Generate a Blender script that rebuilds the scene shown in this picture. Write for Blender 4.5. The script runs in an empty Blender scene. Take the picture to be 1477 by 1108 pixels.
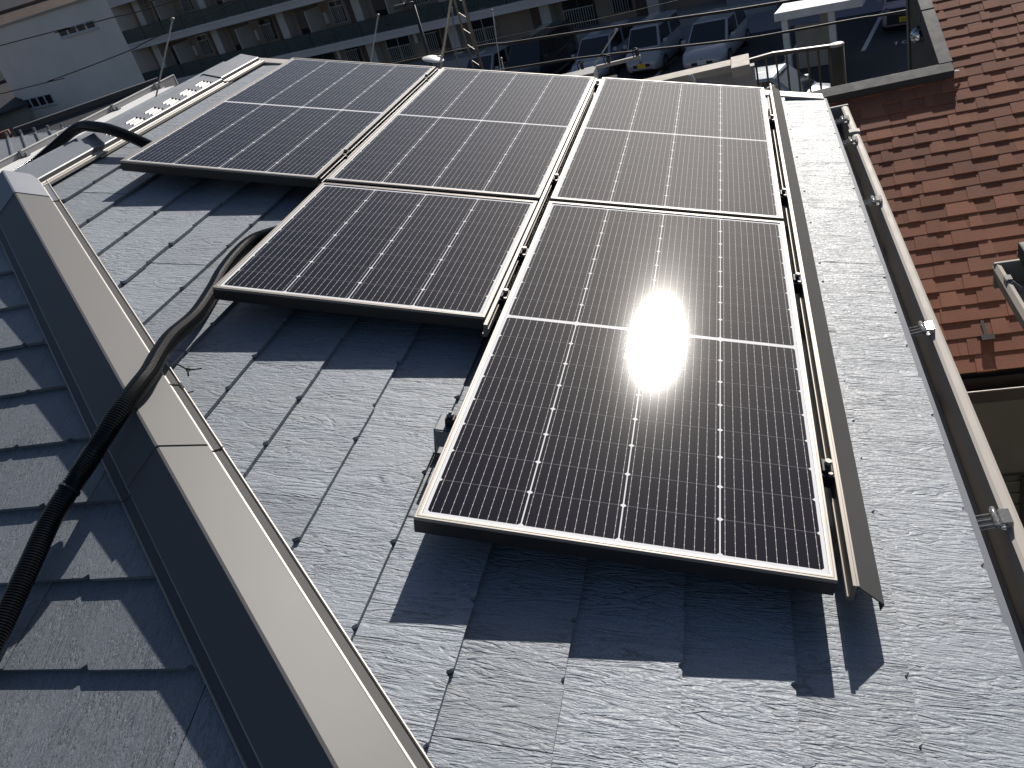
import bpy, bmesh, math, random
from mathutils import Matrix, Vector
S = bpy.context.scene
COL = S.collection
R = math.radians
random.seed(7)
# ------------------------------------------------------------------ camera, sky, sun, exposure
cam = bpy.data.cameras.new('camera'); cam.lens = 30.0516; cam.sensor_width = 36; cam.clip_start = .05; cam.clip_end = 3000
co = bpy.data.objects.new('camera', cam); COL.objects.link(co)
CB = ((0.9440337, 0.1150969, 0.3091165), (0.1979374, 0.5519830, -0.8100220), (-0.2638580, 0.8258737, 0.4983096))
CP = (0.702942, -2.721867, 0.961553)
co.matrix_world = Matrix([list(CB[i]) + [CP[i]] for i in range(3)] + [[0, 0, 0, 1]])
S.camera = co
SUN = Vector((.147, .856, .496)).normalized()
w = bpy.data.worlds.new('World'); S.world = w; w.use_nodes = True
nt = w.node_tree
sky = nt.nodes.new('ShaderNodeTexSky'); sky.sky_type = 'NISHITA'; sky.sun_disc = False
sky.sun_elevation = math.asin(SUN.z); sky.sun_rotation = math.atan2(SUN.x, SUN.y)
sky.air_density = 1.0; sky.dust_density = 1.4; sky.ozone_density = 2.2
bg = nt.nodes['Background']; bg.inputs['Strength'].default_value = .047
nt.links.new(sky.outputs[0], bg.inputs[0])
sl = bpy.data.lights.new('sun', 'SUN'); sl.energy = 4.6; sl.angle = R(.53); sl.color = (1, .945, .87)
so = bpy.data.objects.new('sun', sl); COL.objects.link(so); so.location = SUN * 60
so.rotation_euler = SUN.to_track_quat('Z', 'Y').to_euler()
S.view_settings.view_transform = 'Standard'; S.view_settings.look = 'None'
S.view_settings.exposure = .5; S.view_settings.gamma = 1
S.render.engine = 'CYCLES'
S.cycles.max_bounces = 6; S.cycles.use_denoising = True; S.cycles.blur_glossy = .5
S.cycles.caustics_reflective = False; S.cycles.caustics_refractive = False; S.cycles.sample_clamp_indirect = 3
# ------------------------------------------------------------------ material helpers
class NT:
    def __init__(s, name):
        s.m = bpy.data.materials.new(name); s.m.use_nodes = True; s.t = s.m.node_tree
        s.p = s.t.nodes['Principled BSDF']
    def n(s, kind, **kw):
        o = s.t.nodes.new(kind)
        for k, v in kw.items(): setattr(o, k, v)
        return o
    def put(s, sock, v):
        if isinstance(v, bpy.types.NodeSocket): s.t.links.new(v, sock)
        elif v is not None: sock.default_value = v
    def math(s, op, a, b=None, c=None):
        o = s.n('ShaderNodeMath', operation=op); s.put(o.inputs[0], a)
        if b is not None: s.put(o.inputs[1], b)
        if c is not None: s.put(o.inputs[2], c)
        return o.outputs[0]
    def mixc(s, f, a, b):
        o = s.n('ShaderNodeMix', data_type='RGBA'); s.put(o.inputs[0], f); s.put(o.inputs[6], a); s.put(o.inputs[7], b); return o.outputs[2]
    def noise(s, vec, scale, detail=2, rough=.5, dist=0, four=None):
        o = s.n('ShaderNodeTexNoise')
        if four is not None: o.noise_dimensions = '4D'; s.put(o.inputs['W'], four)
        s.put(o.inputs['Vector'], vec); o.inputs['Scale'].default_value = scale; o.inputs['Detail'].default_value = detail
        o.inputs['Roughness'].default_value = rough; o.inputs['Distortion'].default_value = dist
        return o.outputs[0]
    def obj(s): return s.n('ShaderNodeTexCoord').outputs['Object']
    def mapv(s, vec, scale=(1, 1, 1), loc=(0, 0, 0)):
        o = s.n('ShaderNodeMapping'); s.put(o.inputs[0], vec); o.inputs['Scale'].default_value = scale; o.inputs['Location'].default_value = loc; return o.outputs[0]
    def ramp(s, f, stops):
        o = s.n('ShaderNodeValToRGB'); s.put(o.inputs[0], f)
        e = o.color_ramp.elements
        while len(e) < len(stops): e.new(.5)
        for i, (p, c) in enumerate(stops): e[i].position = p; e[i].color = tuple(c) + (1,) if len(c) == 3 else c
        return o.outputs[0]
    def bump(s, h, dist, strength=1, nrm=None):
        o = s.n('ShaderNodeBump'); o.inputs['Distance'].default_value = dist; o.inputs['Strength'].default_value = strength
        s.put(o.inputs['Height'], h)
        if nrm is not None: s.put(o.inputs['Normal'], nrm)
        return o.outputs[0]
    def set(s, **kw):
        names = dict(color='Base Color', rough='Roughness', metal='Metallic', spec='Specular IOR Level', normal='Normal', coat='Coat Weight', coat_rough='Coat Roughness', coat_normal='Coat Normal', alpha='Alpha', trans='Transmission Weight', ior='IOR', emit='Emission Color', emits='Emission Strength')
        for k, v in kw.items():
            if isinstance(v, tuple) and len(v) == 3 and k in ('color', 'emit'): v = v + (1,)
            s.put(s.p.inputs[names[k]], v)
        return s
def c3(*a): return tuple(a) + (1,)
MATS = {}
def plain(name, color, rough=.6, metal=0, spec=.5, var=.12, scale=3.0, bump=0, bscale=60, rv=.15):
    if name in MATS: return MATS[name]
    k = NT(name); o = k.obj()
    f = k.noise(o, scale, 4, .6)
    lo = tuple(c * (1 - var) for c in color); hi = tuple(min(1, c * (1 + var)) for c in color)
    k.set(color=k.ramp(f, [(.3, lo), (.7, hi)]), metal=metal, spec=spec)
    rf = k.n('ShaderNodeMapRange'); k.put(rf.inputs[0], k.noise(o, scale * 4, 3)); rf.inputs[3].default_value = max(.02, rough * (1 - rv)); rf.inputs[4].default_value = min(1, rough * (1 + rv))
    k.set(rough=rf.outputs[0])
    if bump: k.set(normal=k.bump(k.noise(o, bscale, 3), bump))
    MATS[name] = k.m
    return k.m
# ------------------------------------------------------------------ roof slate: wrinkled grain running down the slope
def slate_mat(name, base, grain, rough, kx, ky, amp):
    k = NT(name); o = k.obj()
    at = k.n('ShaderNodeAttribute', attribute_name='tile_id'); tid = at.outputs['Fac']
    wv = k.math('MULTIPLY', tid, 37.0)
    v = k.mapv(o, (kx, ky, 1))
    n1 = k.noise(v, 1, 3.5, .58, .9, wv)
    # terraces with soft treads and abrupt risers: slate cleavage ledges
    def terr(n, mul):
        fr = k.math('FRACT', k.math('MULTIPLY', n, mul))
        return k.ramp(fr, [(0, (0, 0, 0)), (.14, (.85, .85, .85)), (.45, (1, 1, 1)), (.97, (.0, .0, .0))])
    big = terr(n1, 7.0)
    n2 = k.noise(k.mapv(o, (kx * 2.6, ky * 1.9, 1), (3, 5, 0)), 1, 3, .6, .6, wv)
    sm = terr(n2, 5.0)
    msk = k.ramp(k.noise(o, 9, 2, .5, 0, wv), [(.35, (.25, .25, .25)), (.65, (1, 1, 1))])
    fine = k.noise(o, 420, 2, .7)
    mid = k.noise(k.mapv(o, (90, 260, 90)), 1, 3, .65)
    h = k.math('ADD', k.math('MULTIPLY', k.math('MULTIPLY', big, msk), 1.0), k.math('MULTIPLY', sm, .35))
    h = k.math('ADD', h, k.math('MULTIPLY', mid, .8 * grain))
    h = k.math('ADD', h, k.math('MULTIPLY', fine, .42 * grain))
    nrm = k.bump(h, amp)
    c = k.mixc(k.noise(o, 5, 4, .6, 0, wv), c3(*[b * .75 for b in base]), c3(*[b * 1.3 for b in base]))
    c = k.mixc(k.ramp(k.noise(o, 300, 2, .6), [(.45, (0, 0, 0)), (.75, (1, 1, 1))]), c, c3(*[b * 1.5 for b in base]))
    c = k.mixc(k.math('MULTIPLY', tid, .5), c, c3(*[b * .62 for b in base]))
    c = k.mixc(k.ramp(k.noise(k.mapv(o, (1.2, 5, 1)), 1, 5, .65), [(.5, (0, 0, 0)), (.8, (.35, .35, .35))]), c, c3(base[0] * 1.15, base[1] * 1.05, base[2] * .85))
    riser_shade = k.math('FRACT', k.math('MULTIPLY', n1, 7.0)); riser_shade = k.ramp(riser_shade, [(0, (.45, .45, .45)), (.06, (1, 1, 1)), (.86, (1, 1, 1)), (.97, (.45, .45, .45))])
    c = k.mixc(k.math('MULTIPLY', k.math('SUBTRACT', 1, riser_shade), msk), c, c3(*[b * .25 for b in base]))  # colour darkened along ledge risers in place of shadows the bump cannot cast
    k.set(color=c, rough=k.ramp(k.noise(o, 160, 2), [(.3, (rough - .1,) * 3), (.7, (rough + .12,) * 3)]), spec=.42, normal=nrm)
    return k.m
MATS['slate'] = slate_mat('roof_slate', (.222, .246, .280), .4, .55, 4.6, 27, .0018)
MATS['slate_dimmed'] = slate_mat('roof_slate_side_dimmed', (.175, .192, .218), .8, .52, 9, 60, .0010)  # same slate, darker base stands in for how light falls on this slope
# ------------------------------------------------------------------ solar cells
def cell_mat(name, W, L, halves, my):
    """W,L outer glass size; origin centre; x across (4 cells), y along (8 half cells per block)"""
    k = NT(name); o = k.obj(); sp = k.n('ShaderNodeSeparateXYZ'); k.put(sp.inputs[0], o); x, y = sp.outputs[0], sp.outputs[1]
    mx = .0075; pw = (W - 2 * mx) / 4; cb = .013
    ax = k.math('DIVIDE', k.math('ADD', x, W / 2 - mx), pw)
    if halves == 2:
        ph = (L / 2 - my - cb / 2) / 8
        ay = k.math('DIVIDE', k.math('SUBTRACT', k.math('ABSOLUTE', y), cb / 2), ph)
    else:
        ph = (L - 2 * my) / 8
        ay = k.math('DIVIDE', k.math('ADD', y, L / 2 - my), ph)
    fx = k.math('FRACT', ax); fy = k.math('FRACT', ay)
    dx = k.math('MULTIPLY', k.math('SUBTRACT', .5, k.math('ABSOLUTE', k.math('SUBTRACT', fx, .5))), pw)
    dy = k.math('MULTIPLY', k.math('SUBTRACT', .5, k.math('ABSOLUTE', k.math('SUBTRACT', fy, .5))), ph)
    gx = k.math('LESS_THAN', dx, .0013); gy = k.math('LESS_THAN', dy, .0006)
    ch = k.math('LESS_THAN', k.math('ADD', dx, dy), .0064)
    out = k.math('ADD', k.math('LESS_THAN', ax, 0), k.math('GREATER_THAN', ax, 4))
    out = k.math('ADD', out, k.math('ADD', k.math('LESS_THAN', ay, 0), k.math('GREATER_THAN', ay, 8)))
    white = k.math('MINIMUM', k.math('ADD', k.math('ADD', gx, ch), out), 1)
    fb = k.math('ABSOLUTE', k.math('SUBTRACT', k.math('FRACT', k.math('MULTIPLY', fx, 10)), .5))
    pad = k.math('LESS_THAN', k.math('ABSOLUTE', k.math('SUBTRACT', k.math('FRACT', k.math('MULTIPLY', fy, 4)), .5)), .07)
    bw = k.math('ADD', .018, k.math('MULTIPLY', pad, .02))
    bus = k.math('LESS_THAN', fb, bw)
    cellv = k.noise(k.mapv(o, (60, 60, 60)), 1, 2)
    # tiny per-cell tone differences
    wn = k.n('ShaderNodeTexWhiteNoise'); cv = k.n('ShaderNodeCombineXYZ'); k.put(cv.inputs[0], k.math('FLOOR', ax)); k.put(cv.inputs[1], k.math('FLOOR', ay)); k.put(wn.inputs[0], cv.outputs[0])
    base = k.mixc(wn.outputs[0], c3(.003, .003, .009), c3(.006, .005, .0115))
    col = k.mixc(k.math('MULTIPLY', gy, .42), base, c3(.33, .33, .36))
    col = k.mixc(bus, col, c3(.60, .58, .57))
    col = k.mixc(white, col, c3(.72, .72, .74))
    dirt = k.ramp(k.noise(o, 2.2, 5, .65), [(.4, (.0, .0, .0)), (.8, (.005, .005, .005))])
    col = k.mixc(dirt, col, c3(.5, .47, .43))
    tex = k.noise(k.mapv(o, (1500, 420, 1)), 1, 1, .5)
    k.set(color=col, rough=.5, spec=.005, coat=1.0, coat_rough=.064, coat_normal=k.bump(tex, .000016, 1))
    k.p.inputs['Coat IOR'].default_value = 1.28
    return k.m
# ------------------------------------------------------------------ other materials
alu = plain('anodised_aluminium', (.27, .25, .23), .55, .55, var=.04)
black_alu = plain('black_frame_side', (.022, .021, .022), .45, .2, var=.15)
MATS['cap'] = plain('hip_cap_metal', (.112, .110, .109), .50, .0, spec=.17, var=.03, scale=1.6, bump=.0012, bscale=2.2, rv=.02)
MATS['ridge'] = plain('ridge_cap_metal', (.17, .18, .205), .46, .1, var=.08, scale=1.6)
MATS['lip'] = plain('pale_flashing_metal', (.34, .315, .285), .5, .3, var=.06)
gut = plain('gutter_resin', (.40, .37, .33), .62, .0, spec=.1, var=.05)
clear = NT('clear_bracket_resin').set(color=(.85, .86, .87), rough=.08, trans=.85, ior=1.45).m
cover_m = plain('eave_cover_paint', (.06, .059, .058), .48, .0, var=.07, bump=.0001, bscale=30)
rail_m = plain('bronze_rail', (.21, .19, .165), .45, .4, var=.05)
steel = plain('galvanised_steel', (.13, .145, .16), .5, .1, var=.15, scale=30)
hose_m = plain('black_conduit', (.011, .010, .0095), .24, .0, spec=.5, var=.2, scale=40)
dark = plain('black_rubber', (.015, .015, .016), .6)
wallbeige = plain('house_siding', (.42, .39, .35), .8, bump=.001)
under = plain('roof_underlay', (.02, .02, .022), .9)
asphalt = plain('asphalt', (.05, .05, .055), .9, var=.25, scale=.7, bump=.002, bscale=120)
soil = plain('town_ground', (.085, .08, .075), .95, var=.3, scale=.08)
whitep = plain('white_marking', (.7, .7, .68), .7, var=.12, scale=8)
concrete = plain('concrete', (.36, .35, .35), .85, var=.12, scale=.5)
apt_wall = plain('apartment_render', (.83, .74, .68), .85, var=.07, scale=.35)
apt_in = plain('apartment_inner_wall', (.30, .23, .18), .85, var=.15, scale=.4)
pillar_m = plain('apartment_pillar', (.56, .52, .48), .8, var=.08)
door_m = plain('brown_door', (.10, .065, .045), .6, var=.2)
slabm = plain('slab_edge', (.62, .58, .56), .8, var=.08, scale=.6)
glassd = NT('window_glass').set(color=(.02, .025, .03), rough=.06, spec=.6).m
tint = NT('tinted_balcony_glass')
tint.set(color=(.035, .075, .08), rough=.2, spec=.5, alpha=.72); tint = tint.m
frame_m = plain('sash_frame', (.45, .44, .43), .45, .5)
dframe = plain('dark_sash_frame', (.06, .055, .05), .45, .5)
mortar = plain('pale_plate', (.6, .6, .58), .6)
wire_m = plain('cable_sheath', (.02, .019, .018), .65, spec=.3)
conc_pole = plain('concrete_pole', (.40, .38, .36), .75, var=.12, scale=4)
# ------------------------------------------------------------------ mesh helpers
class MB:
    def __init__(s): s.v = []; s.f = []; s.mi = []; s.tid = []; s.sm = []
    def add(s, vs, fs, mi=0, tid=0., smooth=False):
        b = len(s.v); s.v += [tuple(q) for q in vs]
        for f in fs: s.f.append(tuple(i + b for i in f)); s.mi.append(mi); s.tid.append(tid); s.sm.append(smooth)
    def box(s, x0, x1, y0, y1, z0, z1, mi=0, M=None, tid=0.):
        vs = [Vector((x, y, z)) for z in (z0, z1) for y in (y0, y1) for x in (x0, x1)]
        if M is not None: vs = [M @ q for q in vs]
        s.add(vs, [(0, 2, 3, 1), (4, 5, 7, 6), (0, 1, 5, 4), (2, 6, 7, 3), (0, 4, 6, 2), (1, 3, 7, 5)], mi, tid)
        return s
    def bar(s, a, b, wx, wy, mi=0, up=(0, 0, 1)):
        a = Vector(a); b = Vector(b); d = (b - a); L = d.length; d.normalize(); u = Vector(up)
        if abs(d.dot(u)) > .95: u = Vector((0, 1, 0))
        x = d.cross(u).normalized(); y = x.cross(d)
        M = Matrix(((x.x, y.x, d.x, a.x), (x.y, y.y, d.y, a.y), (x.z, y.z, d.z, a.z), (0, 0, 0, 1)))
        return s.box(-wx / 2, wx / 2, -wy / 2, wy / 2, 0, L, mi, M)
    def tube(s, pts, rad, seg=10, mi=0, cap=True, smooth=True):
        pts = [Vector(q) for q in pts]; n = len(pts)
        rr = rad if isinstance(rad, (list, tuple)) else [rad] * n
        d0 = (pts[1] - pts[0]).normalized(); u = Vector((0, 0, 1)) if abs(d0.z) < .9 else Vector((1, 0, 0))
        x = d0.cross(u).normalized(); vs = []
        for i, q in enumerate(pts):
            d = (pts[min(i + 1, n - 1)] - pts[max(i - 1, 0)]).normalized()
            x = (x - d * x.dot(d)).normalized(); y = d.cross(x)
            for k in range(seg):
                a = 2 * math.pi * k / seg; vs.append(q + (x * math.cos(a) + y * math.sin(a)) * rr[i])
        fs = [(i * seg + k, i * seg + (k + 1) % seg, (i + 1) * seg + (k + 1) % seg, (i + 1) * seg + k) for i in range(n - 1) for k in range(seg)]
        s.add(vs, fs, mi, 0, smooth)
        if cap: s.add([vs[k] for k in range(seg)], [tuple(range(seg))[::-1]], mi); s.add([vs[(n - 1) * seg + k] for k in range(seg)], [tuple(range(seg))], mi)
        return s
    def cyl(s, a, b, r, seg=14, mi=0, r2=None): return s.tube([a, b], [r, r if r2 is None else r2], seg, mi)
    def sweep(s, prof, a, b, X, Z, mi=0, closed=False, caps=False):
        """extrude an open profile [(x,z)] given in axes X,Z from a to b"""
        a = Vector(a); b = Vector(b); X = Vector(X); Z = Vector(Z); n = len(prof)
        vs = [a + X * p[0] + Z * p[1] for p in prof] + [b + X * p[0] + Z * p[1] for p in prof]
        m = n if closed else n - 1
        s.add(vs, [(i, (i + 1) % n, n + (i + 1) % n, n + i) for i in range(m)], mi)
        if caps: s.add(vs[:n], [tuple(range(n))[::-1]], mi); s.add(vs[n:], [tuple(range(n))], mi)
        return s
    def lathe(s, prof, c=(0, 0, 0), seg=20, mi=0, M=None):
        vs = []
        for r, z in prof:
            for k in range(seg):
                a = 2 * math.pi * k / seg; q = Vector((r * math.cos(a), r * math.sin(a), z)); vs.append((M @ q if M is not None else q) + Vector(c))
        fs = [(i * seg + k, i * seg + (k + 1) % seg, (i + 1) * seg + (k + 1) % seg, (i + 1) * seg + k) for i in range(len(prof) - 1) for k in range(seg)]
        s.add(vs, fs, mi, 0, True); return s
    def build(s, name, mats, parent=None, M=None, local=None, bevel=0, bseg=2, tiles=False):
        me = bpy.data.meshes.new(name); me.from_pydata(s.v, [], s.f)
        if not isinstance(mats, (list, tuple)): mats = [mats]
        for m in mats: me.materials.append(m)
        me.polygons.foreach_set('material_index', s.mi); me.polygons.foreach_set('use_smooth', s.sm)
        if tiles:
            a = me.attributes.new('tile_id', 'FLOAT', 'FACE'); a.data.foreach_set('value', s.tid)
        me.validate()
        bm = bmesh.new(); bm.from_mesh(me)
        if not tiles: bmesh.ops.remove_doubles(bm, verts=bm.verts, dist=1e-6)
        bmesh.ops.recalc_face_normals(bm, faces=bm.faces); bm.to_mesh(me); bm.free()
        o = bpy.data.objects.new(name, me); COL.objects.link(o)
        if parent: o.parent = parent
        if local is not None: o.matrix_basis = local
        elif M is not None: o.matrix_basis = (world(parent).inverted() @ M) if parent else M
        if bevel:
            b = o.modifiers.new('bevel', 'BEVEL'); b.width = bevel; b.segments = bseg; b.limit_method = 'ANGLE'; b.angle_limit = R(40)
        return o
def world(o):
    m = o.matrix_basis.copy()
    return world(o.parent) @ m if o.parent else m
def tag(o, label=None, cat=None, group=None, kind=None):
    if label: o['label'] = label
    if cat: o['category'] = cat
    if group: o['group'] = group
    if kind: o['kind'] = kind
    return o
def thing(name, label, cat, loc=(0, 0, 0), rz=0, group=None, M=None):
    o = bpy.data.objects.new(name, None); COL.objects.link(o); o.empty_display_size = .2
    o.matrix_basis = M if M is not None else Matrix.Translation(loc) @ Matrix.Rotation(rz, 4, 'Z')
    return tag(o, label, cat, group)
I4 = Matrix.Identity(4)
def children(o): return list(o.children)
def copy_tree(o, parent=None):
    c = o.copy(); COL.objects.link(c)
    if parent is not None: c.parent = parent; c.matrix_parent_inverse = o.matrix_parent_inverse.copy()
    for ch in children(o): copy_tree(ch, c)
    return c
# ------------------------------------------------------------------ ground
G = -7.0
TH = R(16.2); CT, ST, TT = math.cos(TH), math.sin(TH), math.tan(TH)
g = MB(); g.add([(-900, -300, G), (900, -300, G), (900, 1500, G), (-900, 1500, G)], [(0, 1, 2, 3)]); tag(g.build('ground', soil), kind='structure')
PHI = R(-15.1); FD = Vector((math.cos(PHI), math.sin(PHI), 0)); FN = Vector((-math.sin(PHI), math.cos(PHI), 0)); FA = Vector((-2.02, 39.29, G))
FM = Matrix.Translation(FA) @ Matrix.Rotation(PHI, 4, 'Z')
def fp(s, n, z=G): return FA + FD * s + FN * n + Vector((0, 0, z - G))
g = MB(); g.box(-40, 14, -15.2, -.05, -.3, .004); tag(g.build('parking_lot', asphalt, M=FM), kind='structure')
g = MB(); g.box(-36, 14, -3.9, -.36, -.3, .012); tag(g.build('pavement', plain('mauve_concrete', (.30, .27, .30), .85, var=.1, scale=.5), M=FM), kind='structure')
g = MB(); g.box(-60, 40, -21, -15.4, -.3, .008); tag(g.build('street', asphalt, M=FM), kind='structure')
mk = MB()
for i in range(-8, 6):
    s0 = 8.85 - 2.5 * i if i > -1 else None
for i in range(0, 12):
    s0 = 8.85 - 2.5 * i
    mk.box(s0 - .07, s0 + .07, -9.1, -4.2, .004, .010)
mk.box(11.3, 11.44, -9.1, -4.2, .004, .010)
tag(mk.build('parking_line', whitep, M=FM), kind='structure')
# painted bay number 10
mk = MB()
mk.box(9.80, 9.84, -8.98, -8.62, .004, .010); mk.box(9.74, 9.80, -8.70, -8.65, .004, .010)
ring = []
for k in range(20):
    a = 2 * math.pi * k / 20; ring.append((10.08 + .10 * math.cos(a), -8.80 + .18 * math.sin(a), .010)); ring.append((10.08 + .06 * math.cos(a), -8.80 + .135 * math.sin(a), .010))
mk.add(ring, [(2 * k, 2 * ((k + 1) % 20), 2 * ((k + 1) % 20) + 1, 2 * k + 1) for k in range(20)])
tag(mk.build('bay_number', whitep, M=FM), kind='structure')
# ================================================================== OUR HOUSE
HC = -2.06                                   # hip line: X + Y = HC
XR = -1.955; YR = -.105                      # ridge end
ROOF = Matrix.Rotation(TH, 4, 'Y')           # local x = down the slope, y = along the eave, z = normal
C1 = -.1 / CT                                # plane 1: Z = -X*TT + C1
ZR = -XR * TT + C1
house = thing('slate_roof_house', 'house with blue grey slate hip roof and broad metal hip capping under the solar panels', 'house', (-1.955, -.6, G))
def clip_poly(poly, a, b, c):
    """keep a*x+b*y>=c"""
    out = []
    for i in range(len(poly)):
        p, q = poly[i], poly[(i + 1) % len(poly)]
        dp = a * p[0] + b * p[1] - c; dq = a * q[0] + b * q[1] - c
        if dp >= 0: out.append(p)
        if (dp >= 0) != (dq >= 0):
            t = dp / (dp - dq); out.append((p[0] + (q[0] - p[0]) * t, p[1] + (q[1] - p[1]) * t))
    return out
PIT = .1893; TK = .0125
def slate_slope(x_first, n, yoff, y0, y1, clips, rng, w0, parity0=0):
    mb = MB(); LEN = .945
    for k in range(n):
        xb = x_first + k * PIT; xt = xb - PIT - .012
        par = (k + parity0) % 2
        j0 = yoff + (LEN / 2 if par else 0)
        i = math.floor((y0 - j0) / LEN)
        while j0 + i * LEN < y1:
            ya = j0 + i * LEN + .0012; yb = j0 + (i + 1) * LEN - .0012; i += 1
            ya2, yb2 = max(ya, y0), min(yb, y1)
            if yb2 - ya2 < .02: continue
            # butt edge: small staggers with a V notch at each change
            edge = [(xb + rng.uniform(-.0015, .002), ya2)]
            y = ya2 + rng.uniform(.10, .22); lev = edge[0][0]
            while y < yb2 - .05:
                new = xb + rng.uniform(-.003, .003)
                edge += [(lev, y - .011), (lev - .0075, y - .003), (lev - .007, y + .002), (new, y + .009)]
                lev = new; y += rng.uniform(.13, .24)
            edge.append((lev, yb2))
            poly = [(xt, yb2), (xt, ya2)] + edge
            for cl in clips:
                poly = clip_poly(poly, *cl)
                if len(poly) < 3: break
            if len(poly) < 3: continue
            tid = rng.random(); dz = rng.uniform(-.0008, .0008)
            top = [(p[0], p[1], w0 - TK / 2 + TK * (p[0] - xb + PIT) / PIT + dz) for p in poly]
            bot = [(p[0], p[1], q[2] - .0105) for p, q in zip(poly, top)]
            m = len(poly)
            mb.add(top + bot, [tuple(range(m))] + [(a, a + m, (a + 1) % m + m, (a + 1) % m) for a in range(m)], 0, tid)
    return mb
rng = random.Random(3)
# main slope (butts measured at u = -.808 + k*.1893)
mb = slate_slope(-.808 - 6 * PIT, 17, -1.012, -3.4, 1.83, [(CT, 1, HC + .028 + .02)], rng, -.1)
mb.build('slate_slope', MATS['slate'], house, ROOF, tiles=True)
# end slope in front of the hip
P2M = Matrix(((0, 1, 0, XR), (-CT, 0, -ST, YR), (-ST, 0, CT, ZR), (0, 0, 0, 1)))
PP = .1893
mb = slate_slope(0.155, 17, -.25, -3.2, 3.2, [(CT, -1, .02), (CT, 1, .02)], rng, 0.)
mb.build('slate_slope', MATS['slate_dimmed'], house, P2M, tiles=True)
# far slope behind the ridge
P3M = Matrix.Translation((XR, 0, ZR)) @ Matrix.Rotation(math.pi, 4, 'Z') @ Matrix.Rotation(TH, 4, 'Y')
mb = slate_slope(PIT + .02, 16, .2, -1.93, 3.3, [(CT, -1, -YR + .02 - .25)], random.Random(5), 0.)
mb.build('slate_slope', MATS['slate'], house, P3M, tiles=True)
# decking under the slates (closes the gaps) and walls
mb = MB(); e = .028
EX = 1.045
def zp(X): return -X * TT + C1
yh = HC - EX
A_ = (XR, YR, ZR - e); B_ = (XR, 1.80, ZR - e); C_ = (EX - .02, 1.80, zp(EX) - e); D_ = (EX - .02, HC - EX, zp(EX) - e); E_ = (2 * XR - EX + .02, HC - EX, zp(EX) - e); F_ = (2 * XR - EX + .02, 1.80, zp(EX) - e)
dn = [(a[0], a[1], a[2] - .1) for a in (C_, D_, E_, F_)]
mb.add([A_, B_, C_, D_, E_, F_] + dn, [(0, 3, 2, 1), (0, 4, 3), (0, 1, 5, 4), (2, 3, 7, 6), (3, 4, 8, 7), (4, 5, 9, 8), (6, 7, 8, 9), (1, 2, 6, 9, 5)])
mb.build('roof_deck', under, house, I4)
mb = MB(); mb.box(2 * XR - EX + .45, EX - .45, HC - EX + .5, 1.45, G, zp(EX) - .13)
mb.add([(2 * XR - EX + .45, 1.449, zp(EX) - .2), (EX - .45, 1.449, zp(EX) - .2), (EX - .5, 1.449, zp(EX - .5) - .05), (XR, 1.449, ZR - .05), (2 * XR - EX + .5, 1.449, zp(EX - .5) - .05)], [(0, 1, 2, 3, 4)])
mb.build('wall', wallbeige, house, I4)
# hip and ridge caps
Hd = Vector((1, -1, -TT)); Hp = Vector((1, 1, 0)).normalized(); UZ = Vector((0, 0, 1)); KS = TT / math.sqrt(2)
def hip_prof(dz=0, s=1):
    def side(sg):
        z = lambda q: -KS * abs(q)
        pts = [(.0903, z(.0903) + .030), (.0925, z(.0925) + .0285), (.0935, z(.0935) + .011), (.0965, z(.0965) + .0095), (.1140, z(.114) + .0095), (.1165, z(.1165) + .013), (.1185, z(.1185) + .012), (.1185, z(.1185) + .004)]
        return [(sg * q, zz + dz) for q, zz in pts]
    r = side(1); l = side(-1)
    return l[::-1] + [(-.003, .0635 + dz), (.003, .0635 + dz)] + r
def hip_pt(t): return Vector((XR, YR, ZR)) + Hd * t     # t = horizontal X distance from the ridge end
lipm = MATS['lip']
def cap_piece(prof, a, b, X, mats):
    m = MB(); m.sweep(prof, a, b, X, UZ)
    n = len(prof)
    # pale folded lower bends
    for i in range(len(m.mi)):
        q = (abs(prof[i][0]) + abs(prof[(i + 1) % n][0])) / 2
        if .0925 < q < .0967 or .114 < q < .119: m.mi[i] = 1
    # closed end lip so the overlap shows its sheet thickness
    for base, p0 in ((0, a), (n, b)):
        pts = [Vector(v) for v in m.v[base:base + n]]
        lo = [q - Vector((0, 0, .004)) for q in pts]
        m.add(pts + lo, [(i, i + 1, n + i + 1, n + i) for i in range(n - 1)])
    return m
JT = 1.353
cap_piece(hip_prof(0), hip_pt(JT - .06), hip_pt(3.02), Hp, 0).build('hip_cap', [MATS['cap'], lipm], house, I4)
cap_piece(hip_prof(.0035), hip_pt(.12), hip_pt(JT), Hp, 0).build('hip_cap', [MATS['cap'], lipm], house, I4)
cap_piece(hip_prof(.007), hip_pt(-.005), hip_pt(.17), Hp, 0).build('hip_cap', [MATS['ridge'], lipm], house, I4)
def ridge_prof(dz):
    def side(sg):
        z = lambda q: -TT * q
        pts = [(.093, z(.093) + .031), (.096, z(.096) + .028), (.0965, z(.0965) + .013), (.100, z(.100) + .011), (.118, z(.118) + .010), (.121, z(.121) + .015), (.123, z(.123) + .014), (.123, z(.123) + .004)]
        return [(sg * q, zz + dz) for q, zz in pts]
    return side(-1)[::-1] + [(-.004, .041 + dz), (.004, .041 + dz)] + side(1)
def rp(y): return Vector((XR, y, ZR))
XX = Vector((1, 0, 0))
def ridge_piece(prof, a, b):
    m = MB(); m.sweep(prof, a, b, XX, UZ); n = len(prof)
    for i in range(len(m.mi)):
        q = (abs(prof[i][0]) + abs(prof[(i + 1) % n][0])) / 2
        if .097 < q < .124: m.mi[i] = 1
        if .0945 < q < .097: m.mi[i] = 2
    for base in (0, n):
        pts = [Vector(v) for v in m.v[base:base + n]]; lo = [q - Vector((0, 0, .004)) for q in pts]
        m.add(pts + lo, [(i, i + 1, n + i + 1, n + i) for i in range(n - 1)])
    return m
louv = plain('pale_louvre', (.13, .125, .12), .4, .2)
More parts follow.
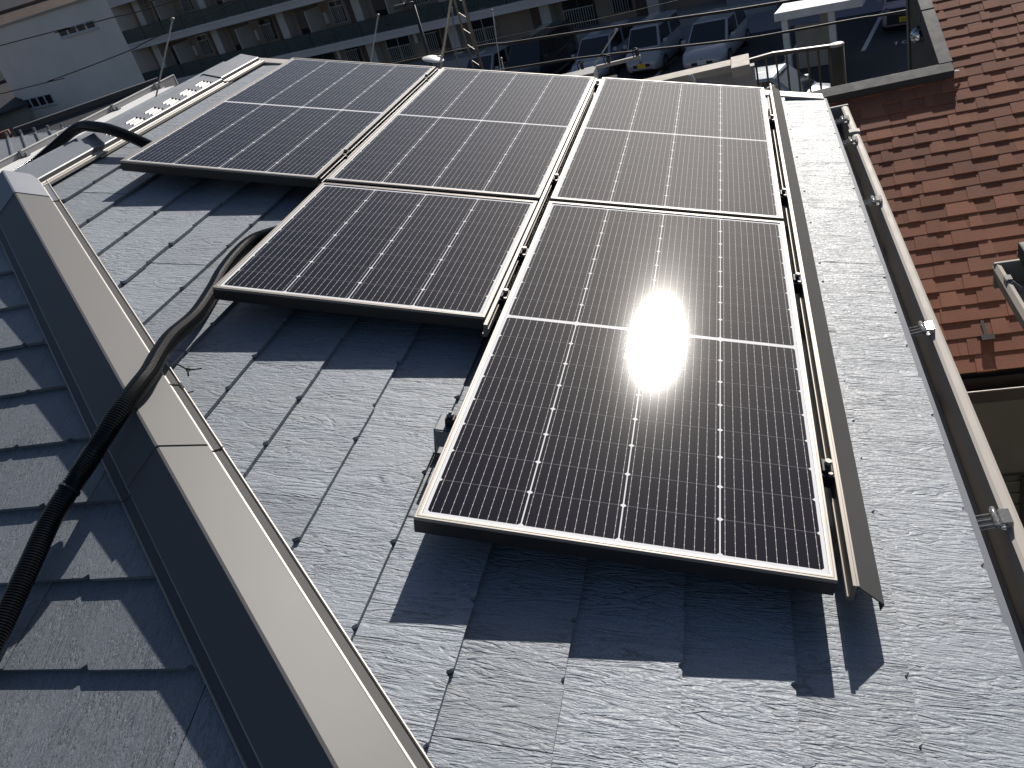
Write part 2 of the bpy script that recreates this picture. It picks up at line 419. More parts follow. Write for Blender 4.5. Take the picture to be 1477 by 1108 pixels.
rm = [MATS['ridge'], lipm, MATS['cap']]
ridge_piece(ridge_prof(.006), rp(-.09), rp(.30)).build('ridge_cap', rm, house, I4)
vent = ridge_piece(ridge_prof(0), rp(.26), rp(1.41)).build('ridge_vent', rm, house, I4)
for i in range(6):
    yb = .43 + i * .152
    m = MB()
    for j in range(3):
        q = .044 + j * .0165; zc = lambda q: ZR + .041 - q * (.010 + TT * .093) / .093
        z0 = zc(q); z1 = zc(q + .011)
        P = [(XR + q, yb, z0 - .001), (XR + q + .011, yb, z1 - .001), (XR + q + .0055, yb + .01, (z0 + z1) / 2 + .005), (XR + q, yb + .085, z0 - .001), (XR + q + .011, yb + .085, z1 - .001), (XR + q + .0055, yb + .085, (z0 + z1) / 2 + .006)]
        m.add(P, [(0, 1, 2), (0, 2, 5, 3), (1, 4, 5, 2)], 0)
        m.add([P[3], P[4], P[5]], [(0, 1, 2)], 1); m.box(XR + q + .002, XR + q + .010, yb + .0855, yb + .092, z1 - .002, (z0 + z1) / 2 + .006, 1)
    m.build('vent_louvre', [louv, dark], vent, I4)
ridge_piece(ridge_prof(.006), rp(1.375), rp(1.80)).build('ridge_cap', rm, house, I4)
# verge trim along the far gable
m = MB(); m.box(-2.007, 1.085, 1.79, 1.88, -.150, -.088)
m.build('verge_trim', lipm, house, ROOF, bevel=.004)
# eave gutter
gl = MB()
prof = [(1.000, -.455), (1.003, -.55), (1.075, -.545), (1.086, -.446), (1.088, -.436), (1.096, -.433), (1.112, -.434), (1.119, -.438), (1.119, -.452), (1.110, -.458), (1.097, -.56), (.990, -.565), (.990, -.455)]
gl.sweep(prof, (0, 1.76, 0), (0, -3.2, 0), XX, UZ, closed=True, caps=True)
gutter = gl.build('eave_gutter', gut, house, I4)
m = MB(); m.box(.988, 1.122, 1.755, 1.772, -.566, -.430); m.build('end_cap', gut, gutter, I4, bevel=.003)
m = MB(); m.sweep([(1.079, -.425), (1.1, -.424), (1.124, -.428), (1.126, -.455), (1.104, -.57), (1.098, -.57), (1.117, -.46), (1.08, -.441)], (0, 1.37, 0), (0, 1.33, 0), XX, UZ, closed=True, caps=True); m.build('joint_collar', gut, gutter, I4)
for y in (1.53, 1.22, .52, -.44, -1.235, -2.0):
    m = MB()
    for dy in (-.016, .0, .016):
        m.bar((1.002, y + dy, -.437), (1.092, y + dy, -.424), .005, .010)
    m.box(1.078, 1.100, y - .022, y + .022, -.436, -.416); m.box(.995, 1.008, y - .022, y + .022, -.452, -.430)
    m.cyl((1.07, y - .03, -.42), (1.07, y + .03, -.42), .006, 8)
    m.build('gutter_bracket', clear, gutter, I4, bevel=.0015)
m = MB(); m.add([(EX - .03, 1.9, -.412), (EX - .03, -3.1, -.412), (1.035, -3.1, -.422), (1.035, 1.9, -.422), (1.035, 1.9, -.50), (1.035, -3.1, -.50)], [(0, 1, 2, 3), (3, 2, 5, 4)]); m.build('drip_edge', MATS['ridge'], house, I4)
# ================================================================== SOLAR PANELS
PW = .77; PL = 1.5753; GV = .0317; GU = .0374; PH = .8033; FT = .038
full_cells = cell_mat('solar_cells', PW - .022, PL - .022, 2, .0125)
half_cells = cell_mat('solar_cells_short', PW - .022, PH - .022, 1, .0125)
def frame_mesh(L):
    m = MB(); W = PW; lw = .0125; a, b = W / 2, L / 2
    def ring(w, z): return [(-a + w, -b + w, z), (a - w, -b + w, z), (a - w, b - w, z), (-a + w, b - w, z)]
    rings = [ring(lw, -.0035), ring(lw, -.0004), ring(lw - .003, 0), ring(.0062, 0), ring(.0058, -.0009), ring(.0050, -.0009), ring(.0046, 0), ring(.001, 0), ring(0, -.001), ring(0, -.007), ring(.0, -FT), ring(.022, -FT), ring(.022, -FT + .002)]
    vs = [q for r in rings for q in r]
    for i in range(len(rings) - 1):
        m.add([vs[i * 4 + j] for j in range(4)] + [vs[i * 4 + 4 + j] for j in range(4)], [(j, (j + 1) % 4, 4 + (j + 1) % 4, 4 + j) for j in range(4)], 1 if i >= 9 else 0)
    return m
FR = {}; GLS = {}; BK = {}
def panel(uc, vc, L, label):
    t = thing('solar_panel', label, 'solar panel', M=ROOF @ Matrix.Translation((uc, vc, 0)), group='solar panels on the slate roof')
    if L not in FR:
        FR[L] = frame_mesh(L).build('frame', [alu, black_alu], t)
        q = MB(); a, b = PW / 2 - .011, L / 2 - .011; q.add([(-a, -b, -.003), (a, -b, -.003), (a, b, -.003), (-a, b, -.003)], [(0, 1, 2, 3)]); GLS[L] = q.build('cell_sheet', full_cells if L == PL else half_cells, t)
        q = MB(); q.box(-a, a, -b, b, -.009, -.0065); BK[L] = q.build('back_sheet', dark, t)
    else:
        for d in (FR, GLS, BK):
            c = d[L].copy(); COL.objects.link(c); c.parent = t
    return t
panel(PW / 2, -(GV / 2 + PL / 2) + 0, PL, 'nearest large solar panel with the dazzling sun reflection')
panel(PW / 2, GV / 2 + PL / 2 - .006, PL, 'solar panel with brownish sheen at far right, behind the one reflecting the sun')
u2 = -GU - PW / 2
panel(u2, GV / 2 + PL / 2 - .010, PL, 'far middle solar panel, behind the short panel')
panel(u2, -(GV / 2 + PH / 2) - .009, PH, 'short half length solar panel without a white middle bar, beside a black hose')
u3 = -2 * GU - PW * 1.5
panel(u3, .010 + PL / 2, PL, 'bluish solar panel standing alone in the row nearest the roof ridge')
# ------------------------------------------------ rails
def clamp(root, u, y):
    m = MB(); m.box(u - .011, u + .011, y - .020, y + .020, -.048, -.004); m.box(u - .014, u + .014, y - .030, y - .022, -.04, -.010)
    c = m.build('clamp', dark, root, ROOF, bevel=.002)
    m = MB(); m.cyl((u, y, -.004), (u, y, .008), .0075, 6); m.cyl((u + .004, y - .026, -.012), (u + .004, y - .026, -.003), .005, 8); m.build('bolt', alu, c, ROOF)
def rail(u, y0, y1, label, clamps, wide=.011, uc=None, mat=None):
    root = thing('mounting_rail', label, 'mounting rail', M=ROOF @ Matrix.Translation((u, (y0 + y1) / 2, -.09)), group='rails beside the solar panels')
    m = MB(); m.box(u - wide / 2, u + wide / 2, y0, y1, -.0430, -.006); m.box(u - wide / 2 - .004, u - wide / 2 - .0002, y0, y1, -.0428, -.034); m.box(u + wide / 2 + .0002, u + wide / 2 + .003, y0, y1, -.0225, -.018)
    m.box(u - .008, u + .008, y0 + .15, y1 - .15, -.085, -.0435)
    m.build('channel', mat or rail_m, root, ROOF, bevel=.0012)
    for y in clamps: clamp(root, uc if uc is not None else u + .016, y)
    return root
rail(-GU + .0078, -.856, 1.585, 'bronze rail and clamps in the gap left of the sun reflecting panel row', [1.49, .215, -.405, -.68], uc=-.0115)
rail(.8005, -1.592, 1.56, 'bronze rail and clamps along the right edge of the outermost panel row', [1.12, .255, -.405, -1.262], .008, uc=.785)
rail(-2 * GU - PW + .010, .02, 1.585, 'dark rail in the gap beside the lone panel near the ridge', [1.41, .30], .006, uc=-.842, mat=black_alu)
# angle bracket at the left side of the near panel
br = thing('roof_bracket', 'small grey steel bracket with bolt at the left edge of the nearest panel', 'bracket', M=ROOF @ Matrix.Translation((-.03, -1.27, -.09)))
m = MB(); m.box(-.040, .02, -1.300, -1.245, -.020, -.016); m.box(-.044, -.040, -1.300, -1.245, -.085, -.016); m.box(-.040, .02, -1.3045, -1.3005, -.060, -.017); m.box(-.05, .0, -1.295, -1.25, -.092, -.086)
m.build('bracket_plate', steel, br, ROOF, bevel=.001)
m = MB(); m.box(-.022, -.001, -1.285, -1.262, -.0155, .004); m.build('clamp', dark, br, ROOF, bevel=.0015)
m = MB(); m.cyl((-.012, -1.273, .0042), (-.012, -1.273, .0125), .0085, 6); m.cyl((-.012, -1.273, .0127), (-.012, -1.273, .017), .004, 8); m.build('bolt', steel, br, ROOF)
# dark cover along the eave side
cv = thing('eave_cover', 'long dark grey folded metal cover strip along the right side of the panels', 'cover strip', M=ROOF @ Matrix.Translation((.83, 0, -.09)))
m = MB()
pr = [(.8065, -.040), (.8065, -.0115), (.8075, -.0105), (.8095, -.0115), (.858, -.043), (.859, -.045), (.856, -.060), (.8545, -.060), (.8568, -.0455), (.808, -.0145), (.808, -.040)]
m.sweep(pr, (0, 1.70, 0), (0, -1.588, 0), XX, UZ, closed=True, caps=True)
m.build('folded_sheet', cover_m, cv, ROOF)
m = MB(); m.sweep([(.8035, -.010), (.8055, -.0092), (.8075, -.0098)], (0, 1.70, 0), (0, -1.588, 0), XX, UZ); m.sweep([(.8064, -.012), (.805, -.0118), (.805, -.0088), (.8085, -.0088), (.8098, -.0105)], (0, 1.70, 0), (0, -1.5875, 0), XX, UZ)
m.build('edge_bead', rail_m, cv, ROOF)
for y in (1.2, .3, -.5, -1.3):
    m = MB(); m.box(.815, .835, y - .02, y + .02, -.095, -.034); m.build('support_foot', dark, cv, ROOF)
# ------------------------------------------------ corrugated conduits
def spline(P, n):
    P = [Vector(p) for p in P]; P = [P[0] * 2 - P[1]] + P + [P[-1] * 2 - P[-2]]; out = []
    for i in range(1, len(P) - 2):
        for j in range(n):
            t = j / n; a, b, c, d = P[i - 1:i + 3]
            out.append(.5 * ((2 * b) + (c - a) * t + (2 * a - 5 * b + 4 * c - d) * t * t + (3 * b - a - 3 * c + d) * t ** 3))
    out.append(P[-2]); return out
def resample(pts, step):
    out = [pts[0]]; acc = 0
    for a, b in zip(pts, pts[1:]):
        L = (b - a).length; pos = step - acc
        while pos < L: out.append(a.lerp(b, pos / L)); pos += step
        acc = (acc + L) % step if L >= step - acc else acc + L
    return out
def hose(P, r, label, ties=()):
    pts = resample(spline(P, 40), .0015); rr = []
    for i in range(len(pts)):
        ph = (i % 4); rr.append(r * (1.0, 1.0, .87, .87)[ph])
    t = thing('corrugated_hose', label, 'hose', pts[len(pts) // 2] - Vector((0, 0, r)), group='black cable hoses on the roof')
    m = MB(); m.tube(pts, rr, 20, smooth=False); m.build('hose_body', hose_m, t, I4)
    for f in ties:
        i = int(f * len(pts)); d = (pts[i + 2] - pts[i - 2]).normalized()
        m = MB(); m.tube([pts[i] - d * .003, pts[i] + d * .003], r * 1.06, 20)
        side = d.cross(Vector((0, 0, 1))).normalized()
        m.box(-.006, .006, -.004, .004, -.004, .004, 0, Matrix.Translation(pts[i] + side * r * 1.08))
        m.tube([pts[i] + side * r * 1.0, pts[i] + side * (r + .03) - Vector((0, 0, .012)), pts[i] + side * (r + .045) - Vector((0, 0, .03))], .0018, 6)
        m.build('cable_tie', dark, t, I4)
    return t
def rf(u, v, wz): return ROOF @ Vector((u, v, wz))
hose([rf(-.60, -.18, -.062), rf(-.78, -.25, -.066), rf(-.882, -.342, -.070), rf(-.912, -.405, -.072), rf(-.912, -.506, -.072), rf(-.897, -.624, -.072), rf(-.872, -.725, -.070), rf(-.838, -.887, -.062),
      (-.796, -1.04, .192), (-.765, -1.145, .198), (-.735, -1.235, .199), (-.722, -1.30, .200), (-.722, -1.385, .190), (-.742, -1.462, .160), (-.795, -1.510, .112), (-.814, -1.60, .080), (-.810, -1.70, .048), (-.806, -1.80, .015), (-.800, -1.92, -.020), (-.79, -2.1, -.072), (-.78, -2.4, -.158)],
     .0225, 'long black corrugated hose from the short panel over the hip capping', (.64,))
hose([(-1.38, .20, .325), (-1.52, .27, .372), (-1.62, .310, .415), (-1.73, .348, .470), (-1.84, .388, .512), (-1.95, .435, .532), (-2.03, .475, .536), (-2.12, .49, .520), (-2.21, .46, .485), (-2.30, .41, .45), (-2.42, .35, .425), (-2.5, .33, .437), (-2.62, .30, .40), (-2.78, .2, .30)],
     .0225, 'black hose arching over the ridge from the lone bluish panel')
# thin wire tied at the hip edge
m = MB(); b0 = Vector((-.728, -1.125, .128))
m.tube([b0 + Vector((-.02, .0, .03)), b0 + Vector((.012, -.008, .012)), b0 + Vector((.04, .006, .004))], .0022, 6); m.tube([b0 + Vector((.0, .015, .01)), b0 + Vector((.012, -.008, .016)), b0 + Vector((.022, -.03, .006))], .0022, 6); m.lathe([(.0, -.006), (.006, -.003), (.006, .003), (0, .006)], b0 + Vector((.012, -.008, .013)), 8)
tag(m.build('wire_tie', dark), 'twisted black wire tie on the hip flashing under the long hose', 'wire tie')

# ================================================================== NEIGHBOUR: BROWN SHINGLE HOUSE
AL = R(21); CA, SA = math.cos(AL), math.sin(AL)
SH = Matrix(((1, 0, 0, 0), (0, CA, -SA, 2.53), (0, SA, CA, -2.62), (0, 0, 0, 1)))     # local x along eave, y up the slope
shh = thing('shingle_house', 'house with reddish brown asphalt shingle roof to the right of the slate roof', 'house', (4.5, 6.0, G))
def shingle_mat():
    k = NT('brown_shingle'); o = k.obj()
    at = k.n('ShaderNodeAttribute', attribute_name='tile_id').outputs['Fac']
    c = k.ramp(at, [(0, (.16, .054, .031)), (.3, (.225, .077, .041)), (.55, (.27, .094, .049)), (.8, (.32, .12, .064)), (1, (.20, .086, .056))])
    g = k.noise(o, 330, 2, .75)
    c = k.mixc(k.ramp(g, [(.42, (0, 0, 0)), (.72, (1, 1, 1))]), c, c3(.34, .17, .11))
    c = k.mixc(k.ramp(k.noise(o, 260, 2, .7), [(.55, (0, 0, 0)), (.75, (1, 1, 1))]), c, c3(.04, .018, .014))
    c = k.mixc(k.ramp(k.noise(o, 2.5, 4, .6), [(.45, (0, 0, 0)), (.8, (.35, .35, .35))]), c, c3(.09, .035, .026))
    k.set(color=c, rough=.9, spec=.3, normal=k.bump(g, .0010))
    return k.m
shm = shingle_mat()
rng = random.Random(11)
m = MB(); EXPO = .1452
XA, XB = 1.12, 8.5
def sh_inside(x0, x1, y): return True
for k in range(46):
    yb = k * EXPO; yt = yb + EXPO + .02
    xa = XA if yb < 3.05 else 2.30
    # lower sheet, butt 4 mm
    x = xa - rng.uniform(0, .9)
    while x < XB:
        x2 = x + .98; a, b = max(x, xa), min(x2 - .0015, XB); x = x2
        if b - a < .02: continue
        sk = rng.uniform(-.002, .002)
        zb, zt = .0100, .0015
        m.add([(a, yb + sk, zb), (b, yb + sk, zb), (b, yt, zt), (a, yt, zt), (a, yb + sk, zb - .006), (b, yb + sk, zb - .006)], [(0, 1, 2, 3), (4, 5, 1, 0), (4, 0, 3), (1, 5, 2)], 0, rng.uniform(.05, .6))
    # laminated tabs
    x = xa + rng.uniform(-.1, .05)
    while x < XB:
        wd = rng.choice([.08, .11, .14, .17, .21]) * rng.uniform(.85, 1.15); a, b = max(x, xa), min(x + wd, XB)
        x += wd + rng.choice([.10, .15, .20, .28]) * rng.uniform(.8, 1.2)
        if b - a < .03: continue
        t = .0048; fl = .012; y0 = yb - .0015 + rng.uniform(-.002, .002)
        # split long tabs so neighbouring tones differ
        tid = rng.random()
        za = .0102 + t; zb = .0018 + t * .9
        m.add([(a, y0, za), (b, y0, za), (b - fl, yt + .0, zb), (a + fl, yt + .0, zb), (a, y0, .001), (b, y0, .001), (b - fl, yt, -.002), (a + fl, yt, -.002)], [(0, 1, 2, 3), (4, 5, 1, 0), (4, 0, 3, 7), (1, 5, 6, 2)], 0, tid)
m.build('shingle_roof', shm, shh, SH, tiles=True)
m = MB(); m.add([(XA, .01, -.008), (XB, .01, -.008), (XB, 6.6, -.008), (2.29, 6.6, -.008), (2.29, 3.15, -.008), (XA, 3.15, -.008), (XA, .01, -.16), (XB, .01, -.16), (XB, 6.6, -.16), (2.29, 6.6, -.16), (2.29, 3.15, -.16), (XA, 3.15, -.16)],
      [(0, 1, 2, 3, 4, 5), (11, 10, 9, 8, 7, 6)] + [(i, (i + 1) % 6, 6 + (i + 1) % 6, 6 + i) for i in range(6)]); m.build('roof_deck', dark, shh, SH)
trimm = plain('grey_roof_trim', (.05, .052, .057), .65, .0, spec=.25, var=.06)
m = MB(); m.box(.9, 2.315, 3.075, 3.20, -.1, .075); m.build('coping', trimm, shh, SH, bevel=.004)
m = MB(); m.box(2.215, 2.325, 3.2015, 4.02, -.1, .077); m.box(2.213, 2.327, 4.023, 6.6, -.1, .080); m.build('rake_trim', trimm, shh, SH, bevel=.004)
m = MB(); m.bar((2.31, 3.10, .05), (2.36, 3.12, .03), .02, .006); m.build('trim_clip', MATS['lip'], shh, SH)
# eave gutter and shaded wall with shutter below
m = MB(); m.sweep([(2.50, -2.65), (2.50, -2.75), (2.395, -2.75), (2.385, -2.665), (2.375, -2.66), (2.37, -2.668), (2.38, -2.765), (2.515, -2.765), (2.515, -2.65)], (1.2, 0, 0), (8.5, 0, 0), (0, 1, 0), UZ, closed=True, caps=True)
m.build('gutter', plain('brown_gutter', (.05, .04, .035), .4), shh, I4)
m = MB(); m.box(1.2, 8.5, 2.3685, 2.3725, -2.6665, -2.6575); m.build('gutter_rim', alu, shh, I4)
siding = plain('olive_siding', (.11, .105, .085), .85, bump=.001)
m = MB()
m.box(1.45, 8.3, 2.95, 5.6, G, -2.74); m.box(2.45, 8.3, 7.25, 8.6, G, -1.2); m.box(2.75, 8.3, 5.65, 7.19, G, -1.75)
for i in range(12): m.box(1.45, 8.3, 2.943, 2.9495, -6.9 + i * .3, -6.62 + i * .3) if i < 9 else None
m.build('wall', siding, shh, I4)
sh_ = MB(); sh_.box(2.02, 3.2, 2.905, 2.9425, -5.75, -3.86)
sht = sh_.build('window_shutter', plain('shutter_metal', (.075, .075, .062), .5), shh, I4, bevel=.004)
for i in range(15):
    q = MB(); q.box(2.06, 3.1, 2.888, 2.9045, -5.65 + i * .118, -5.555 + i * .118); q.build('shutter_slat', plain('shutter_slat_metal', (.10, .10, .085), .4), sht, I4, bevel=.005)
m = MB(); m.box(2.255, 2.285, 2.870, 2.8875, -5.75, -3.84); m.build('shutter_post', dframe, sht, I4)
# upper wall beyond the notch with round vent hood
m = MB(); m.box(2.262, 2.9, 7.2, 7.24, -4.2, -.95); m.build('upper_wall', plain('grey_wall_panel', (.16, .165, .18), .8), shh, I4)
m = MB(); m.box(2.252, 2.2615, 7.19, 7.24, -4.2, -.95); m.build('corner_trim', dframe, shh, I4)
m = MB(); m.lathe([(.085, 0), (.085, .012), (.065, .014), (.063, .04), (.055, .065), (.036, .084), (.014, .093), (0, .095)], (2.345, 7.199, -1.55), 20, 0, Matrix.Rotation(R(90), 4, 'X'))
m.build('vent_hood', plain('stainless', (.7, .72, .75), .18, 1.0, var=.03), shh, I4)
# snow guard
m = MB(); m.box(1.945, 2.025, .262, .270, .006, .050); m.box(1.945, 2.025, .225, .262, .043, .050); m.box(1.975, 1.995, .27, .42, .010, .014)
m.build('snow_guard', dframe, shh, SH)
# ================================================================== NEIGHBOUR AT THE RIGHT EDGE: gutter corner
nr = thing('dark_roof_house', 'house corner with pale gutter and dark roof at the right picture edge', 'house', (4.0, -1.2, G))
m = MB(); prof = [(1.575, -1.0), (1.59, -.985), (1.605, -.99), (1.612, -1.085), (1.70, -1.085), (1.70, -1.0), (1.712, -1.0), (1.712, -1.1), (1.60, -1.1), (1.585, -1.05)]
m.sweep(prof, (0, .945, 0), (0, -5, 0), XX, UZ, closed=True, caps=True); gg = m.build('eave_gutter', gut, nr, I4)
m = MB(); m.box(1.58, 1.715, .935, .952, -1.104, -.982); m.build('end_cap', gut, gg, I4, bevel=.004)
for y in (.79, -.1, -1.0):
    m = MB(); m.tube([(1.60, y, -.985), (1.64, y - .03, -1.02), (1.69, y - .02, -1.03), (1.74, y, -.99)], .007, 8); m.box(1.585, 1.61, y - .02, y + .02, -.995, -.975); m.build('gutter_bracket', clear, gg, I4)
m = MB(); m.add([(1.69, .93, -.955), (5.5, .93, -.1), (5.5, -5, -.1), (1.69, -5, -.955), (1.69, .93, -.985), (5.5, .93, -.13), (5.5, -5, -.13), (1.69, -5, -.985)], [(0, 3, 2, 1), (4, 5, 6, 7), (0, 1, 5, 4), (1, 2, 6, 5), (2, 3, 7, 6), (3, 0, 4, 7)])
m.build('roof', plain('charcoal_roof', (.05, .055, .062), .55, var=.15, scale=4), nr, I4)
m = MB(); m.box(1.672, 1.80, .80, .955, -.975, -.905, 0, Matrix.Translation((0, 0, 0))); m.build('rake_end', trimm, nr, I4, bevel=.006)
m = MB(); m.box(2.1, 6, -5, .6, G, -1.02); m.build('wall', plain('pale_siding', (.4, .39, .37), .85), nr, I4)
# ================================================================== BALCONY HOUSE beyond the gable
bh = thing('balcony_house', 'pale house with roof balcony just beyond the gable end', 'house', (-.4, 8.0, G))
cop_m = plain('beige_coping', (.40, .36, .31), .8, var=.06)
bw = plain('balcony_wall', (.34, .345, .37), .8, var=.06)
m = MB(); m.box(-2.1, .60, 9.20, 9.32, -3.2, -1.977); m.box(.452, .72, 9.1, 9.34, -3.2, -1.99); m.box(-2.1, 1.75, 6.2, 9.4, G, -3.2); m.build('wall', bw, bh, I4)
m = MB(); m.box(-2.1, .432, 9.06, 9.36, -1.975, -1.885); m.build('coping', cop_m, bh, I4, bevel=.005)
m = MB(); m.box(.435, .665, 8.80, 9.38, -1.99, -1.862); m.build('corner_block', cop_m, bh, I4, bevel=.008)
for X in (-.58, -.07):
    q = MB(); P = spline([(X + .13, 9.12, -2.18), (X + .07, 9.0, -2.08), (X + .03, 8.95, -1.97), (X, 8.98, -1.87)], 8)
    q.tube(P, [.035 - .022 * (i / (len(P) - 1)) for i in range(len(P))], 8); q.box(X + .09, X + .17, 9.12, 9.198, -2.28, -2.1); q.cyl((X - .0, 8.985, -1.885), (X - .05, 8.985, -1.875), .012, 8)
    q.build('laundry_pole_hook', mortar, bh, I4)
rl = MB(); rl.bar((.60, 9.25, -1.935), (.96, 9.25, -1.915), .05, .035); rl.bar((.96, 9.25, -1.915), (1.70, 9.25, -1.985), .05, .035)
rl.bar((.60, 9.25, -3.0), (1.72, 9.25, -3.0), .04, .03)
for i in range(8): rl.bar((.74 + i * .128, 9.25, -3.0), (.74 + i * .128, 9.25, -1.94 - (.0 if i < 3 else .011 * (i - 2))), .026, .026)
rlo = rl.build('railing', plain('railing_paint_shaded', (.07, .06, .05), .5), bh, I4)  # same railing paint, darkened in colour for the shaded side of the bars
q = MB(); q.bar((.60, 9.25, -1.912), (.96, 9.25, -1.892), .05, .010); q.bar((.96, 9.25, -1.892), (1.68, 9.25, -1.960), .05, .010); q.build('handrail', plain('railing_paint', (.42, .39, .35), .5), rlo, I4)  # pale strip puts the sunlit top of the rail into colour
m = MB(); m.lathe([(.085, -3.2), (.085, -1.985), (0, -1.985)], (1.735, 9.25, 0), 18); pq = m.build('railing_post', plain('post_paint', (.085, .072, .05), .55), bh, I4)
m = MB(); m.lathe([(.088, -1.9845), (.092, -1.98), (.092, -1.968), (.082, -1.957), (0, -1.952)], (1.735, 9.25, 0), 18); m.build('post_cap', plain('railing_paint', (.42, .39, .35), .5), pq, I4)
m = MB(); m.bar((.62, 9.0, -2.32), (.93, 9.0, -2.25), .04, .03); m.bar((.93, 9.0, -2.25), (1.12, 8.98, -2.65), .03, .03); m.bar((.66, 9.0, -2.33), (.66, 9.0, -3.2), .03, .03); m.bar((.75, 9.0, -2.30), (.75, 9.0, -3.2), .02, .02); m.build('stair_rail', plain('railing_paint', (.42, .39, .35), .5), bh, I4)
# ================================================================== LOW ROOF NEIGHBOURS ON THE LEFT
dk = thing('flat_roof_annex', 'neighbour annex with glaring white metal roof edge and grey upstand beyond the ridge', 'house', (-6.9, 5.6, G))
whm = plain('white_roof_metal', (.85, .84, .82), .35, .0, spec=.8, var=.02)
m = MB(); m.box(-7.41, -7.03, 4.95, 8.41, -.345, -.31); m.box(-7.41, -7.12, 4.80, 4.9495, -.345, -.312); m.box(-7.40, -7.34, 8.4105, 8.62, -.345, -.312); m.build('metal_roof', whm, dk, I4, bevel=.004)
m = MB(); m.box(-7.44, -7.415, 4.4, 9.06, -.42, -.247); m.build('upstand', plain('upstand_metal', (.22, .215, .225), .5, .2), dk, I4)
m = MB(); m.box(-7.445, -7.41, 4.4, 9.06, -.2468, -.238); m.box(-7.445, -7.41, 9.0605, 9.075, -.42, -.236); m.box(-7.4145, -7.408, 6.30, 6.325, -.32, -.24); m.build('upstand_rim', mortar, dk, I4)
for y in (5.62, 6.55, 7.46, 8.52):
    q = MB(); q.box(-7.409, -7.30, y - .03, y + .03, -.3095, -.295); q.box(-7.4075, -7.385, y - .02, y + .02, -.2948, -.225); q.cyl((-7.34, y, -.2948), (-7.34, y, -.262), .016, 8); q.build('roof_clamp', steel, dk, I4, bevel=.003)
m = MB(); m.box(-8.3, -7.10, 4.6, 9.0, G, -.43); m.build('wall', wallbeige, dk, I4)
ss = thing('seam_roof_house', 'low house with grey standing seam metal roof at left beyond the white roof edge', 'house', (-12.5, 10.2, G))
seam = plain('grey_seam_roof', (.15, .155, .17), .5, .2, var=.1)
A4 = [Vector(q) for q in ((-13.70, 11.155, -.70), (-12.453, 12.342, -1.006), (-9.22, 8.9, -1.35), (-10.412, 7.35, -1.05))]
m = MB(); lo = [q - Vector((0, 0, .1)) for q in A4]; m.add(A4 + lo, [(0, 1, 2, 3), (7, 6, 5, 4)] + [(i, (i + 1) % 4, 4 + (i + 1) % 4, 4 + i) for i in range(4)])
for i in range(7):
    f = (i + .5) / 7; p0 = A4[0].lerp(A4[1], f); p1 = A4[3].lerp(A4[2], f); m.bar(p0 + Vector((0, 0, .02)), p1 + Vector((0, 0, .02)), .03, .05)
    m.bar(p0 + Vector((0, 0, .03)), p0 + Vector((0, 0, .12)), .04, .04)
m.build('roof', seam, ss, I4)
m = MB(); m.add([(q.x, q.y, G) for q in A4] + [q - Vector((0, 0, .11)) for q in A4], [(i, (i + 1) % 4, 4 + (i + 1) % 4, 4 + i) for i in range(4)]); m.build('wall', plain('tan_wall', (.3, .26, .22), .85), ss, I4)
def gable_house(name, label, x, y, rz, L, W, h, rise, wallm, roofm, group=None, win=True):
    t = thing(name, label, 'house', (x, y, G), rz, group)
    m = MB(); m.box(-L / 2, L / 2, -W / 2, W / 2, 0, h); m.add([(-L / 2, -W / 2, h), (-L / 2, W / 2, h), (-L / 2, 0, h + rise), (L / 2, -W / 2, h), (L / 2, W / 2, h), (L / 2, 0, h + rise)], [(0, 1, 2), (3, 5, 4)]); m.build('wall', wallm, t)
    m = MB(); o = .45; dz = rise / (W / 2) * o
    for sg in (-1, 1):
        a = [(-L / 2 - o, sg * (W / 2 + o), h - dz), (L / 2 + o, sg * (W / 2 + o), h - dz), (L / 2 + o, 0, h + rise), (-L / 2 - o, 0, h + rise)]
        b = [(q[0], q[1], q[2] + .14) for q in a]
        m.add(a + b, [(0, 1, 2, 3), (4, 7, 6, 5), (0, 4, 5, 1), (1, 5, 6, 2), (3, 2, 6, 7), (0, 3, 7, 4)])
    m.box(-L / 2 - o, L / 2 + o, -.14, .14, h + rise + .10, h + rise + .24)
    m.build('roof', roofm, t)
    if win:
        for fl in range(max(1, int(h // 2.7))):
            for i in range(int(L // 3.2)):
                q = MB(); xx = -L / 2 + 1.3 + i * 3.2; z = fl * 2.8 + .9
                q.box(xx, xx + 1.6, -W / 2 - .05, -W / 2 - .002, z, z + 1.2); wf = q.build('window', frame_m, t)
                q = MB(); q.box(xx + .06, xx + .77, -W / 2 - .058, -W / 2 - .0505, z + .06, z + 1.14); q.box(xx + .83, xx + 1.54, -W / 2 - .058, -W / 2 - .0505, z + .06, z + 1.14); q.build('pane', glassd, wf)
    return t
tile_dark = plain('dark_roof_tile', (.045, .045, .05), .6, var=.2, scale=2)
tile_brown = plain('brown_roof_tile', (.10, .07, .055), .7, var=.25, scale=2)
tile_grey = plain('grey_roof_tile', (.16, .165, .17), .6, var=.2, scale=2)
tile_red = plain('rust_roof', (.16, .06, .045), .7, var=.25, scale=2)
w1 = plain('cream_wall', (.40, .37, .32), .85); w2 = plain('grey_wall', (.30, .30, .31), .85); w3 = plain('tan_wall', (.3, .26, .22), .85)
gable_house('dark_roof_cottage', 'low house with dark tiled roof in front of the plain apartment end wall', -15.85, 17.25, R(39), 2.9, 6, 4.75, .85, w3, tile_dark)
gable_house('rust_roof_cottage', 'small house with rusty roof at far left below the apartment end wall', -18.3, 15.1, R(39), 1.6, 3, 5.0, .62, w3, tile_red)
far_labels = ['house with grey tiled roof in the far top left corner', 'house with brown roof beyond the apartment parapet', 'tall pale house far behind at the top left', 'dark roofed house in the distance left of the apartment wall', 'rust roofed house in the distance at the left edge', 'cream house with grey roof at far left by the street', 'long grey house along the far left skyline', 'brown roofed house near the far left skyline']
